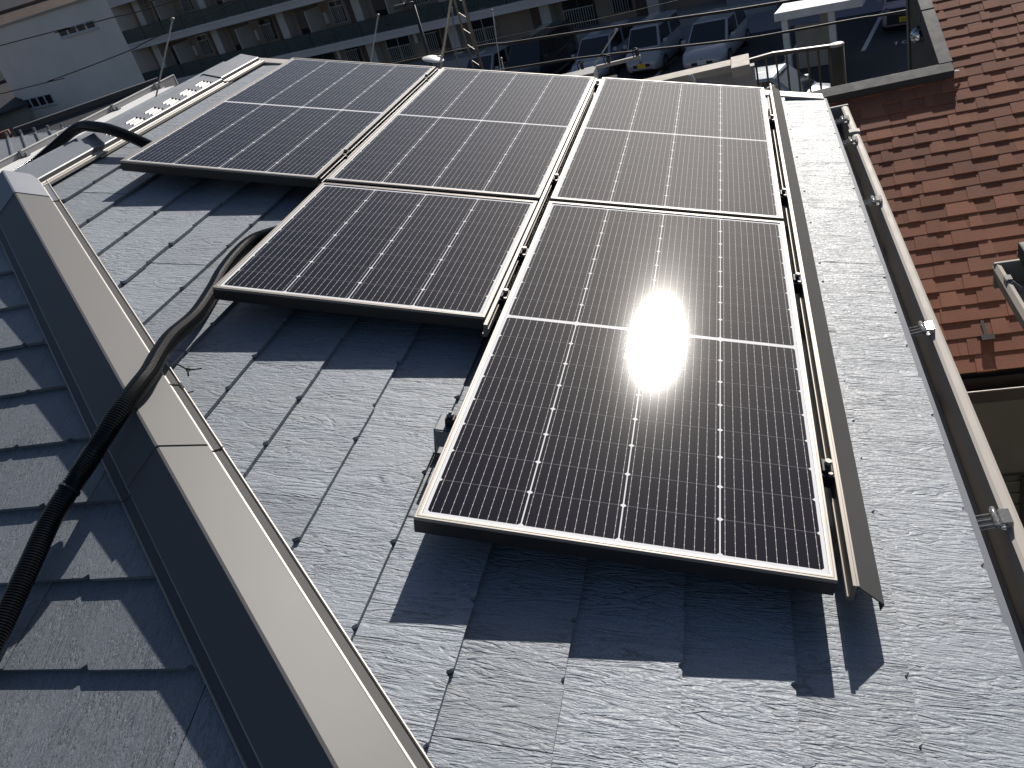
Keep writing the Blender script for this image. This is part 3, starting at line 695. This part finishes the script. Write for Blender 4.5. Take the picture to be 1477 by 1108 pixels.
for i, (x, y, rz, L, W, h, rs) in enumerate(((-66, 60, .9, 12, 9, 7.5, 2.2), (-57, 70, .75, 13, 9, 7.2, 2.0), (-72, 72, .8, 14, 10, 8.8, 2.0), (-55, 51, .9, 9, 7, 3.2, 1.5), (-52, 44, .7, 8, 6, 3.0, 1.4), (-62, 49, .8, 9, 7, 4.2, 1.6), (-82, 88, .8, 34, 11, 9.6, 2.2), (-64, 84, .7, 20, 10, 8.9, 2.4))):
    gable_house('distant_house', far_labels[i], x, y, rz, L, W, h, rs, (w1, w2, w3)[i % 3], (tile_grey, tile_brown, tile_dark, tile_dark, tile_red, tile_grey, tile_grey, tile_brown)[i], 'houses in the distance on the left')
hl = MB(); hv = []; n = 40
for i in range(n + 1):
    x = -420 + i * 20; hv += [(x, 230, G), (x, 300, G + 26 + 10 * math.sin(i * .7) + 6 * math.sin(i * 1.9)), (x, 420, G)]
hl.add(hv, [(3 * i + j, 3 * i + 3 + j, 3 * i + 4 + j, 3 * i + 1 + j) for i in range(n) for j in range(2)]); tag(hl.build('hills', plain('wooded_hill', (.06, .07, .06), .95, var=.4, scale=.05)), kind='structure')
# ================================================================== APARTMENT BLOCK
ap = thing('apartment_block', 'long three storey apartment block with tinted glass balconies behind the car park', 'apartment block', M=FM)
z = lambda v: v - G
RC = 1.45
S0, S1 = -36.15, 13.0
FL = [(-4.90, -4.49), (-2.28, -1.86), (.36, 1.2)]
m = MB(); m.box(-50.3, S0, 0, 9, 0, z(1.2)); m.build('end_wall', apt_wall, ap)
m = MB(); m.box(-50.45, S0 + .1, -.15, 9, z(1.2), z(1.32)); m.build('parapet_cap', lipm, ap)
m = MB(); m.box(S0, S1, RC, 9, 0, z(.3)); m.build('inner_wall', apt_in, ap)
for a, b in FL:
    m = MB(); m.box(S0, S1, 0, RC - .003, z(a), z(b))
    if a < 0: m.box(S0, S1, -.05, -.001, z(b) - .12, z(b) - .02)
    m.build('balcony_slab', slabm, ap)
m = MB(); m.box(S0, 4.2, -.35, RC - .004, .0, .5); m.build('terrace_step', concrete, ap)
m = MB(); m.box(S0, S1, RC, 9, z(.36), z(1.2)); m.build('roof_parapet', slabm, ap)
unit = 5.55; s = S0 + 1.2; rngA = random.Random(4)
acs = []
nwin = 0
floors = [(-6.49, -4.90), (-4.49, -2.28), (-1.86, .36)]
while s < S1 - 3:
    for fi, (zb, zt) in enumerate(floors):
        hgt = min(zt - .12, zb + 2.0)
        # pillar strip
        m = MB(); m.box(s - .28, s + .28, RC - .55, RC - .004, z(zb), z(zt) - .003); m.build('pillar', pillar_m, ap)
        # sash windows
        for q0, q1 in ((.75, 2.45), (3.35, 4.35)):
            if rngA.random() < .12: continue
            low = zb + .02 if q0 < 1 else zb + (.75 if fi else .35)
            m = MB(); m.box(s + q0, s + q1, RC - .06, RC - .003, z(low), z(hgt)); wf = m.build('window', rngA.choice([frame_m, dframe, dframe]), ap)
            mid = (q0 + q1) / 2
            m = MB(); m.box(s + q0 + .06, s + mid - .03, RC - .068, RC - .061, z(low) + .06, z(hgt) - .06); m.box(s + mid + .03, s + q1 - .06, RC - .068, RC - .061, z(low) + .06, z(hgt) - .06); m.build('pane', glassd, wf)
            if fi == 0 or q0 > 3:
                m = MB()
                for i in range(int((q1 - q0) / .13)): m.box(s + q0 + .05 + i * .13, s + q0 + .08 + i * .13, RC - .16, RC - .13, z(low), z(low) + .9)
                m.box(s + q0, s + q1, RC - .17, RC - .12, z(low) + .9, z(low) + .94); m.build('window_grille', frame_m, ap)
        if rngA.random() < .8:
            m = MB(); m.box(s + 4.5, s + 5.15, RC - .04, RC - .003, z(zb), z(zb) + min(1.98, hgt - zb)); m.build('door', door_m, ap)
        if rngA.random() < .6:
            m = MB(); m.box(s + 2.75, s + 2.95, RC - .10, RC - .003, z(zb) + .9, z(zb) + 1.5); m.build('meter_box', mortar, ap)
        if fi:
            m = MB(); m.box(s + 2.55, s + 2.60, .1, RC - .004, z(zb), z(zt) - .3); m.build('partition', pillar_m, ap)
            acs.append((s + rngA.choice([3.9, 4.0, 2.9]), zb))
    s += unit
for fi in (1, 2):
    zb = floors[fi][0]; s = S0 + .02; i = 0
    while s < S1 - .2:
        e1 = min(s + 1.83, S1)
        m = MB(); m.box(s + .02, e1 - .02, .03, .042, z(zb) + .06, z(zb) + .74); m.build('glass_panel', tint, ap)
        s = e1; i += 1
    m = MB(); m.box(S0, S1, .0, .07, z(zb) + .745, z(zb) + .785)
    s = S0 + .02
    while s < S1: m.box(s - .02, s + .02, .015, .058, z(zb) + .002, z(zb) + .744); s += 1.83
    m.build('handrail', dframe, ap)
for (s0, s1, z0, z1, nm) in ((-42.05, -38.12, -.47, .06, 4), (-49.65, -46.12, -4.3, -3.56, 4)):
    m = MB(); m.box(s0, s1, -.06, -.002, z(z0), z(z1)); m.box(s0 - .1, s1 + .1, -.12, -.003, z(z0) - .06, z(z0) - .002); wf = m.build('window', plain('pale_sash', (.6, .6, .62), .5), ap)
    wd = (s1 - s0) / nm
    for i in range(nm):
        m = MB(); m.box(s0 + i * wd + .1, s0 + (i + 1) * wd - .1, -.07, -.061, z(z0) + .09, z(z1) - .07); m.build('pane', glassd, wf)
m = MB(); m.box(2.1, S1, -.30, -.0505, .51, z(-4.9) - .003); m.build('plain_wall', plain('mauve_wall', (.33, .31, .34), .85, var=.05), ap)
for i, (s, zb) in enumerate(acs):
    if s > 0 or i % 3 == 2: continue
    t = thing('air_conditioner', 'outdoor air conditioner unit on the %s balcony of the apartment block' % ('upper' if zb > -3 else 'lower'), 'air conditioner', group='air conditioners on the %s apartment balcony' % ('upper' if zb > -3 else 'lower'), M=FM @ Matrix.Translation((s, .8, z(zb))))
    m = MB(); m.box(-.38, .38, -.14, .14, .06, .62); m.box(-.3, -.2, -.14, .14, 0, .059); m.box(.2, .3, -.14, .14, 0, .059); m.build('casing', mortar, t, bevel=.015)
    m = MB(); m.lathe([(.22, 0), (.22, .01), (.05, .018), (0, .018)], (-.08, -.141, .34), 18, 0, Matrix.Rotation(R(90), 4, 'X')); m.build('fan_grille', dark, t)
# bicycle shelter with pale canopy
sh = thing('canopy_shelter', 'shelter with broad pale canopy and square posts in the car park', 'shelter', M=FM @ Matrix.Translation((8.1, -11, 0)))
m = MB(); m.box(-1.25, 1.25, -1.0, 2.4, 2.0, 2.24); m.build('canopy', plain('canopy_white', (.62, .60, .60), .7), sh, bevel=.02)
for x in (.35, -1.0):
    m = MB(); m.box(x - .09, x + .09, -.85, -.67, 0, 1.998); m.build('post', mortar, sh)
m = MB(); m.box(-1.1, -.02, .9, 1.05, 0, 1.35); m.box(-.3, .05, .8, .899, 1.0, 1.9); m.build('side_wall', plain('shelter_wall', (.40, .36, .32), .8), sh)
# ================================================================== CARS
tyre = plain('tyre', (.02, .02, .021), .8); rimm = plain('alloy', (.45, .45, .47), .3, .9)
lampm = NT('lamp_lens').set(color=(.09, .10, .12), rough=.1, spec=.7).m
carglass = NT('car_glass').set(color=(.015, .02, .025), rough=.04, spec=.8).m
def paint(name, c):
    k = NT(name).set(color=c, rough=.35, spec=.5, coat=1.0, coat_rough=.06); return k.m
def make_car(label, pm, M, L=3.95, W=1.69, H=1.5, hood=.95, ws=.75, tail=.35, plate=None, roofm=None, group='cars in the car park', grille=True):
    t = thing('parked_car', label, 'car', M=M, group=group)
    hw = W / 2; belt = H * .60; xf = L / 2; xr = -L / 2
    bm_ = MB(); N = 12
    st = [(xr, .80, .30, belt * .88), (xr + .08, .92, .22, belt * .97), (xr + .5, .98, .18, belt), (xr + L * .4, 1.0, .18, belt * .99), (xf - hood, .99, .18, belt * .95), (xf - hood * .45, .97, .19, belt * .86), (xf - .18, .90, .22, belt * .74), (xf - .03, .78, .26, belt * .60), (xf, .70, .30, belt * .50)]
    vs = []
    for (x, wf, zl, zt) in st:
        w_ = hw * wf
        sec = [(-w_ * .86, zl), (-w_ * .98, zl + .08), (-w_, zl + (zt - zl) * .5), (-w_ * .965, zt - .07), (-w_ * .86, zt), (-w_ * .4, zt + .025), (w_ * .4, zt + .025), (w_ * .86, zt), (w_ * .965, zt - .07), (w_, zl + (zt - zl) * .5), (w_ * .98, zl + .08), (w_ * .86, zl)]
        vs += [(x, y, zz) for y, zz in sec]
    fs = [(i * N + k, i * N + (k + 1) % N, (i + 1) * N + (k + 1) % N, (i + 1) * N + k) for i in range(len(st) - 1) for k in range(N)]
    bm_.add(vs, fs, 0, 0, True); bm_.add(vs[:N], [tuple(range(N))[::-1]], 0, 0, True); bm_.add(vs[-N:], [tuple(range(N))], 0, 0, True)
    bm_.build('body', pm, t)
    # greenhouse
    b0, b1 = xr + .12, xf - hood + .12; r0, r1 = xr + tail, xf - hood - ws + .12
    bz = belt - .03; wb, wr = hw * .93, hw * .76
    B = [(b0, -wb, bz), (b1, -wb * .97, bz - .03), (b1, wb * .97, bz - .03), (b0, wb, bz)]; T = [(r0, -wr, H - .05), (r1, -wr, H - .02), (r1, wr, H - .02), (r0, wr, H - .05)]
    gm = MB(); gm.add(B + T, [(0, 1, 5, 4), (1, 2, 6, 5), (2, 3, 7, 6), (3, 0, 4, 7)], 0); gm.add([*T, (r0 + .25, 0, H), (r1 - .25, 0, H)], [(0, 1, 5, 4), (1, 2, 5), (2, 3, 4, 5), (3, 0, 4)], 0)
    gm.build('roof', roofm or pm, t, bevel=.05, bseg=3)
    def pane(name, c, off, ins=(.08, .1)):
        a, b, c_, d = [Vector(q) for q in c]; n = (b - a).cross(d - a).normalized() * off
        u0, v0 = ins
        P = lambda u, v: (a.lerp(b, u)).lerp(d.lerp(c_, u), v) + n
        q = MB(); A = [P(u0, v0), P(1 - u0, v0), P(1 - u0, 1 - v0), P(u0, 1 - v0)]; q.add(A + [p - n * 1.6 for p in A], [(0, 1, 2, 3)] + [(i, (i + 1) % 4, 4 + (i + 1) % 4, 4 + i) for i in range(4)]); return q.build(name, carglass, t)
    pane('windscreen', (B[1], B[2], T[2], T[1]), .012, (.05, .07)); pane('rear_window', (B[3], B[0], T[0], T[3]), .012, (.08, .12))
    mid = lambda p, q, f: Vector(p).lerp(Vector(q), f)
    for sg, (p, q, r_, s_) in ((1, (B[0], B[1], T[1], T[0])), (-1, (B[2], B[3], T[3], T[2]))):
        for f0, f1 in ((.04, .48), (.52, .97)):
            pane('side_window', (mid(p, q, f0), mid(p, q, f1), mid(s_, r_, f1), mid(s_, r_, f0)), .012, (.05, .12))
    for x in (xf - .72, xr + .68):
        for sg in (-1, 1):
            q = MB(); q.tube([(x, sg * (hw - .19), .30), (x, sg * (hw + .005), .30)], .30, 20); wl = q.build('wheel', tyre, t)
            q = MB(); q.tube([(x, sg * (hw + .004), .30), (x, sg * (hw + .014), .30)], .19, 16); q.build('rim', rimm, wl)
    for sg in (-1, 1):
        q = MB(); q.add([(xf - .085, sg * hw * .52, belt * .67), (xf - .34, sg * hw * .865, belt * .79), (xf - .30, sg * hw * .90, belt * .60), (xf - .03, sg * hw * .55, belt * .55), (xf - .16, sg * hw * .5, belt * .66), (xf - .38, sg * hw * .80, belt * .78), (xf - .35, sg * hw * .80, belt * .6), (xf - .1, sg * hw * .5, belt * .55)], [(0, 1, 2, 3), (4, 7, 6, 5), (0, 4, 5, 1), (1, 5, 6, 2), (2, 6, 7, 3), (3, 7, 4, 0)])
        q.build('headlight', lampm, t, bevel=.01)
        q = MB(); q.box(b1 - .42, b1 - .25, sg * (hw + .08) - .09, sg * (hw + .08) + .09, belt + .0, belt + .13); q.build('mirror', pm, t, bevel=.03)
    if grille:
        q = MB(); q.box(xf - .06, xf + .006, -hw * .46, hw * .46, belt * .38, belt * .50); q.box(xf - .06, xf + .004, -hw * .55, hw * .55, .27, belt * .31); q.build('grille', dark, t, bevel=.01)
        q = MB(); q.lathe([(.06, 0), (.06, .01), (0, .016)], (xf - .01, 0, belt * .56), 16, 0, Matrix.Rotation(R(78), 4, 'Y')); q.build('badge', alu, t)
    if plate:
        q = MB(); q.box(xf + .0065, xf + .018, -.165, .165, .36, .525); pl = q.build('number_plate', plate, t)
    return t
FRT = R(-105.1)
def carM(s, nf, L, z=G, rz=FRT): return Matrix.Translation(fp(s, nf + L / 2, z)) @ Matrix.Rotation(rz, 4, 'Z')
yel = plain('yellow_plate', (.75, .52, .03), .5); wpl = plain('white_plate', (.75, .75, .74), .5)
make_car('white compact car with dark grille facing the camera, nearest the pale wall', paint('white_paint', (.42, .43, .46)), carM(3.45, -8.95, 3.95), plate=wpl)
make_car('white boxy small car with wide grille and yellow plate, left of the white compact', paint('white_paint_small', (.36, .37, .41)), carM(.85, -8.1, 3.4), L=3.4, W=1.48, H=1.68, hood=.6, ws=.45, tail=.12, plate=yel)
make_car('silver blue car half hidden between the dark van and the boxy white car', paint('silver_blue_paint', (.30, .34, .40)), carM(-1.55, -7.9, 4.2), L=4.2, plate=wpl)
make_car('big black minivan in the car park behind the panels', paint('black_paint', (.012, .012, .014)), carM(-4.6, -7.9, 4.7), L=4.7, W=1.78, H=1.88, hood=.8, ws=.6, tail=.15, plate=wpl)
make_car('grey car with dark windows left of the black minivan', paint('grey_paint', (.34, .35, .38)), carM(-7.2, -7.6, 4.2), L=4.2, H=1.55)
pk = make_car('small pink car with round lamps and a yellow number plate in bay 10', paint('pink_paint', (.50, .36, .42)), carM(9.95, -7.6, 3.4), L=3.4, W=1.48, H=1.62, hood=.5, ws=.5, tail=.12, plate=yel, grille=False)
q = MB(); q.box(1.65, 1.706, -.55, .55, .30, .62); q.box(1.60, 1.68, -.56, .56, .70, .80); gq = q.build('grille', dark, pk, bevel=.02)
for sg in (-1, 1):
    q = MB(); q.lathe([(.12, 0), (.115, .02), (.05, .035), (0, .036)], (1.66, sg * .55, .74), 16, 0, Matrix.Rotation(R(90), 4, 'Y')); q.build('round_lamp', lampm, pk)
q = MB()
def seg(y, zc, w_, h_): q.box(1.7195, 1.7225, y - w_ / 2, y + w_ / 2, zc - h_ / 2, zc + h_ / 2)
for y, pat in ((.085, 'd'), (.03, '4'), (-.03, '5'), (-.085, '1')):
    if pat == 'd': seg(y, .43, .02, .012)
    if pat == '4': seg(y - .01, .43, .009, .075); seg(y + .004, .425, .035, .009); seg(y + .015, .448, .009, .04)
    if pat == '5': [seg(y, .43 + d, .034, .009) for d in (-.035, 0, .035)]; seg(y + .013, .449, .009, .03); seg(y - .013, .412, .009, .03)
    if pat == '1': seg(y, .43, .009, .075)
q.build('plate_digits', plain('plate_ink', (.02, .05, .03), .6), pk)
make_car('pale car behind the balcony railing, nearest of all the cars', paint('white_paint_blue_shade', (.26, .32, .40)), Matrix.Translation(fp(7.3, -15.6)) @ Matrix.Rotation(R(-20), 4, 'Z'), L=4.0, H=1.55, group='cars in the car park')  # white car, its shade put into the paint as a darker blue
# ================================================================== POLES, CABLES, ANTENNA
up = thing('utility_pole', 'power pole crossarm with insulators just above the panel edge', 'utility pole', (-2.62, 17.05, G))
m = MB(); m.tube([(-2.72, 17.05, G), (-2.72, 17.05, -3.25)], [.13, .07], 14); m.build('pole', dframe, up, I4)
m = MB(); m.bar((-2.98, 16.95, -3.20), (-1.60, 16.95, -3.19), .075, .075); m.build('crossarm', plain('crossarm_steel', (.28, .26, .24), .6, .1), up, I4)
for x in (-2.9, -2.3, -1.66):
    q = MB(); q.lathe([(.03, 0), (.05, .03), (.03, .05), (.055, .08), (.03, .10), (.05, .13), (0, .15)], (x, 16.95, -3.16), 12); q.tube([(x - .08, 16.93, -3.16), (x - .10, 16.93, -3.05), (x - .03, 16.93, -2.98), (x + .06, 16.93, -3.02)], .014, 6); q.build('insulator', dark, up, I4)
m = MB(); m.bar((-2.69, 17.02, -3.2), (-2.02, 17.02, -2.56), .03, .03); m.lathe([(.035, 0), (.045, .03), (.02, .06), (0, .07)], (-2.02, 17.02, -2.57), 10); m.build('brace', conc_pole, up, I4)
def cable(pts, r, label, y=17.0):
    P = spline([(x, y, zz) for x, zz in pts], 10)
    m = MB(); m.tube(P, r, 7)
    o = m.build('overhead_cable', wire_m); tag(o, label, 'cable', 'overhead cables'); return o
cable([(-30, -1.2), (-18, -1.72), (-6.3, -2.12), (-4.31, -2.27), (-2.13, -2.46), (-.55, -2.62), (1.03, -2.76), (6, -3.1), (14, -3.4)], .032, 'thickest overhead cable crossing in front of the ground floor windows')
cable([(-22, -1.9), (-10, -2.4), (-4.0, -2.84), (-3.02, -2.92), (-1.34, -3.11), (.54, -3.33), (1.66, -3.40), (2.88, -3.46), (3.79, -3.52), (9, -3.75)], .026, 'overhead cable passing in front of the pale canopy and pink car')
cable([(-40, 1.3), (-17.26, .67), (-15.47, .58), (-13.79, .53), (-12.42, .48), (-5, .45), (8, .9)], .012, 'thin overhead wire across the upper window of the plain end wall')
cable([(-36, .1), (-17.61, -.40), (-16.35, -.41), (-13.75, -.26), (-12.45, -.10), (-4, .7), (8, 1.6)], .012, 'thin overhead wire slanting across the middle of the plain end wall')
cable([(-20, -1.6), (-5.09, -2.09), (-3.32, -2.17), (-1.19, -2.25), (8, -2.3)], .009, 'very thin wire just above the thickest cable')
ng = gable_house('low_grey_house', 'low house hidden just beyond the gable carrying the antenna', -3.6, 7.0, 0, 4.4, 2.2, 5.4, .25, w2, tile_grey, None, False)
an = thing('roof_antenna', 'lattice antenna mast with leaning stay rods and small white dish', 'antenna', (-2.13, 6.8, -.86))
m = MB()
m.tube([(-2.135, 6.8, -.86), (-2.13, 6.8, .9)], .019, 8); m.tube([(-2.245, 6.86, -.86), (-2.235, 6.86, .9)], .012, 8)
for i in range(9): m.bar((-2.135, 6.8, -.76 + i * .17), (-2.24, 6.86, -.68 + i * .17), .008, .008)
m.build('mast', plain('weathered_steel', (.16, .145, .125), .5, .5, var=.35, scale=25), an, I4)
q = MB(); q.tube([(-2.60, 6.8, -.80), (-2.59, 6.8, -.66), (-2.26, 6.8, -.03), (-2.22, 6.8, .06)], .015, 8)
for i in range(6): q.lathe([(0, -.012), (.021, 0), (0, .012)], Vector((-2.59, 6.8, -.66)).lerp(Vector((-2.26, 6.8, -.03)), (i + .5) / 6), 8)
q.build('stay_rod', plain('pale_steel', (.36, .32, .26), .45, .4, var=.3, scale=30), an, I4)
q = MB(); q.tube([(-2.42, 6.8, -.80), (-2.32, 6.8, -.31), (-2.28, 6.82, -.1)], .008, 8); q.build('thin_rod', steel, an, I4)
q = MB(); q.lathe([(0, .03), (.07, .022), (.12, 0), (.125, -.006), (.12, -.004), (.06, .016), (0, .022)], (-2.63, 6.75, -.55), 20, 0, Matrix.Scale(1, 4) @ Matrix.Rotation(R(20), 4, 'Y')); q.tube([(-2.63, 6.75, -.54), (-2.53, 6.8, -.55)], .012, 6); q.build('dish', plain('dish_white', (.75, .74, .70), .5), an, I4)
def rod(a, b, r, label):
    a = Vector(a); b = Vector(b); t = thing('guy_rod', label, 'rod', a, group='thin rods beyond the gable')
    m = MB(); m.tube([a, b], r, 8); m.build('rod_shaft', conc_pole, t, I4)
    m = MB(); m.lathe([(0, -.02), (r * 2.4, -.008), (r * 2.4, .008), (0, .02)], b, 8); m.build('tip', alu, t, I4)
rod((-4.30, 8, -1.3), (-3.59, 8, -.1), .008, 'thin pale rod slanting up before the middle balconies')
rod((-6.70, 7.0, -.6), (-5.68, 7.0, .55), .011, 'thin grey rod slanting up beside the white roof edge')
rod((-2.66, 9.0, -2.2), (-2.44, 9.0, -.51), .006, 'thin upright rod right of the antenna mast')
rod((-2.56, 9.0, -2.2), (-2.49, 9.0, -1.12), .008, 'short pale rod peeping over the panel edge')
st_ = thing('street_lamp', 'dark street lamp with short arm in front of the balconies', 'street lamp', (-10.75, 29.3, G))
m = MB(); m.tube([(-10.75, 29.3, G), (-10.68, 29.3, -2.2)], [.09, .055], 10); m.tube([(-10.68, 29.3, -2.2), (-10.66, 29.28, -2.1), (-11.0, 29.2, -2.08)], .04, 8); m.build('pole', dframe, st_, I4)
m = MB(); m.box(-11.4, -10.95, 29.1, 29.3, -2.16, -2.04); m.build('lamp_head', dframe, st_, I4, bevel=.03)
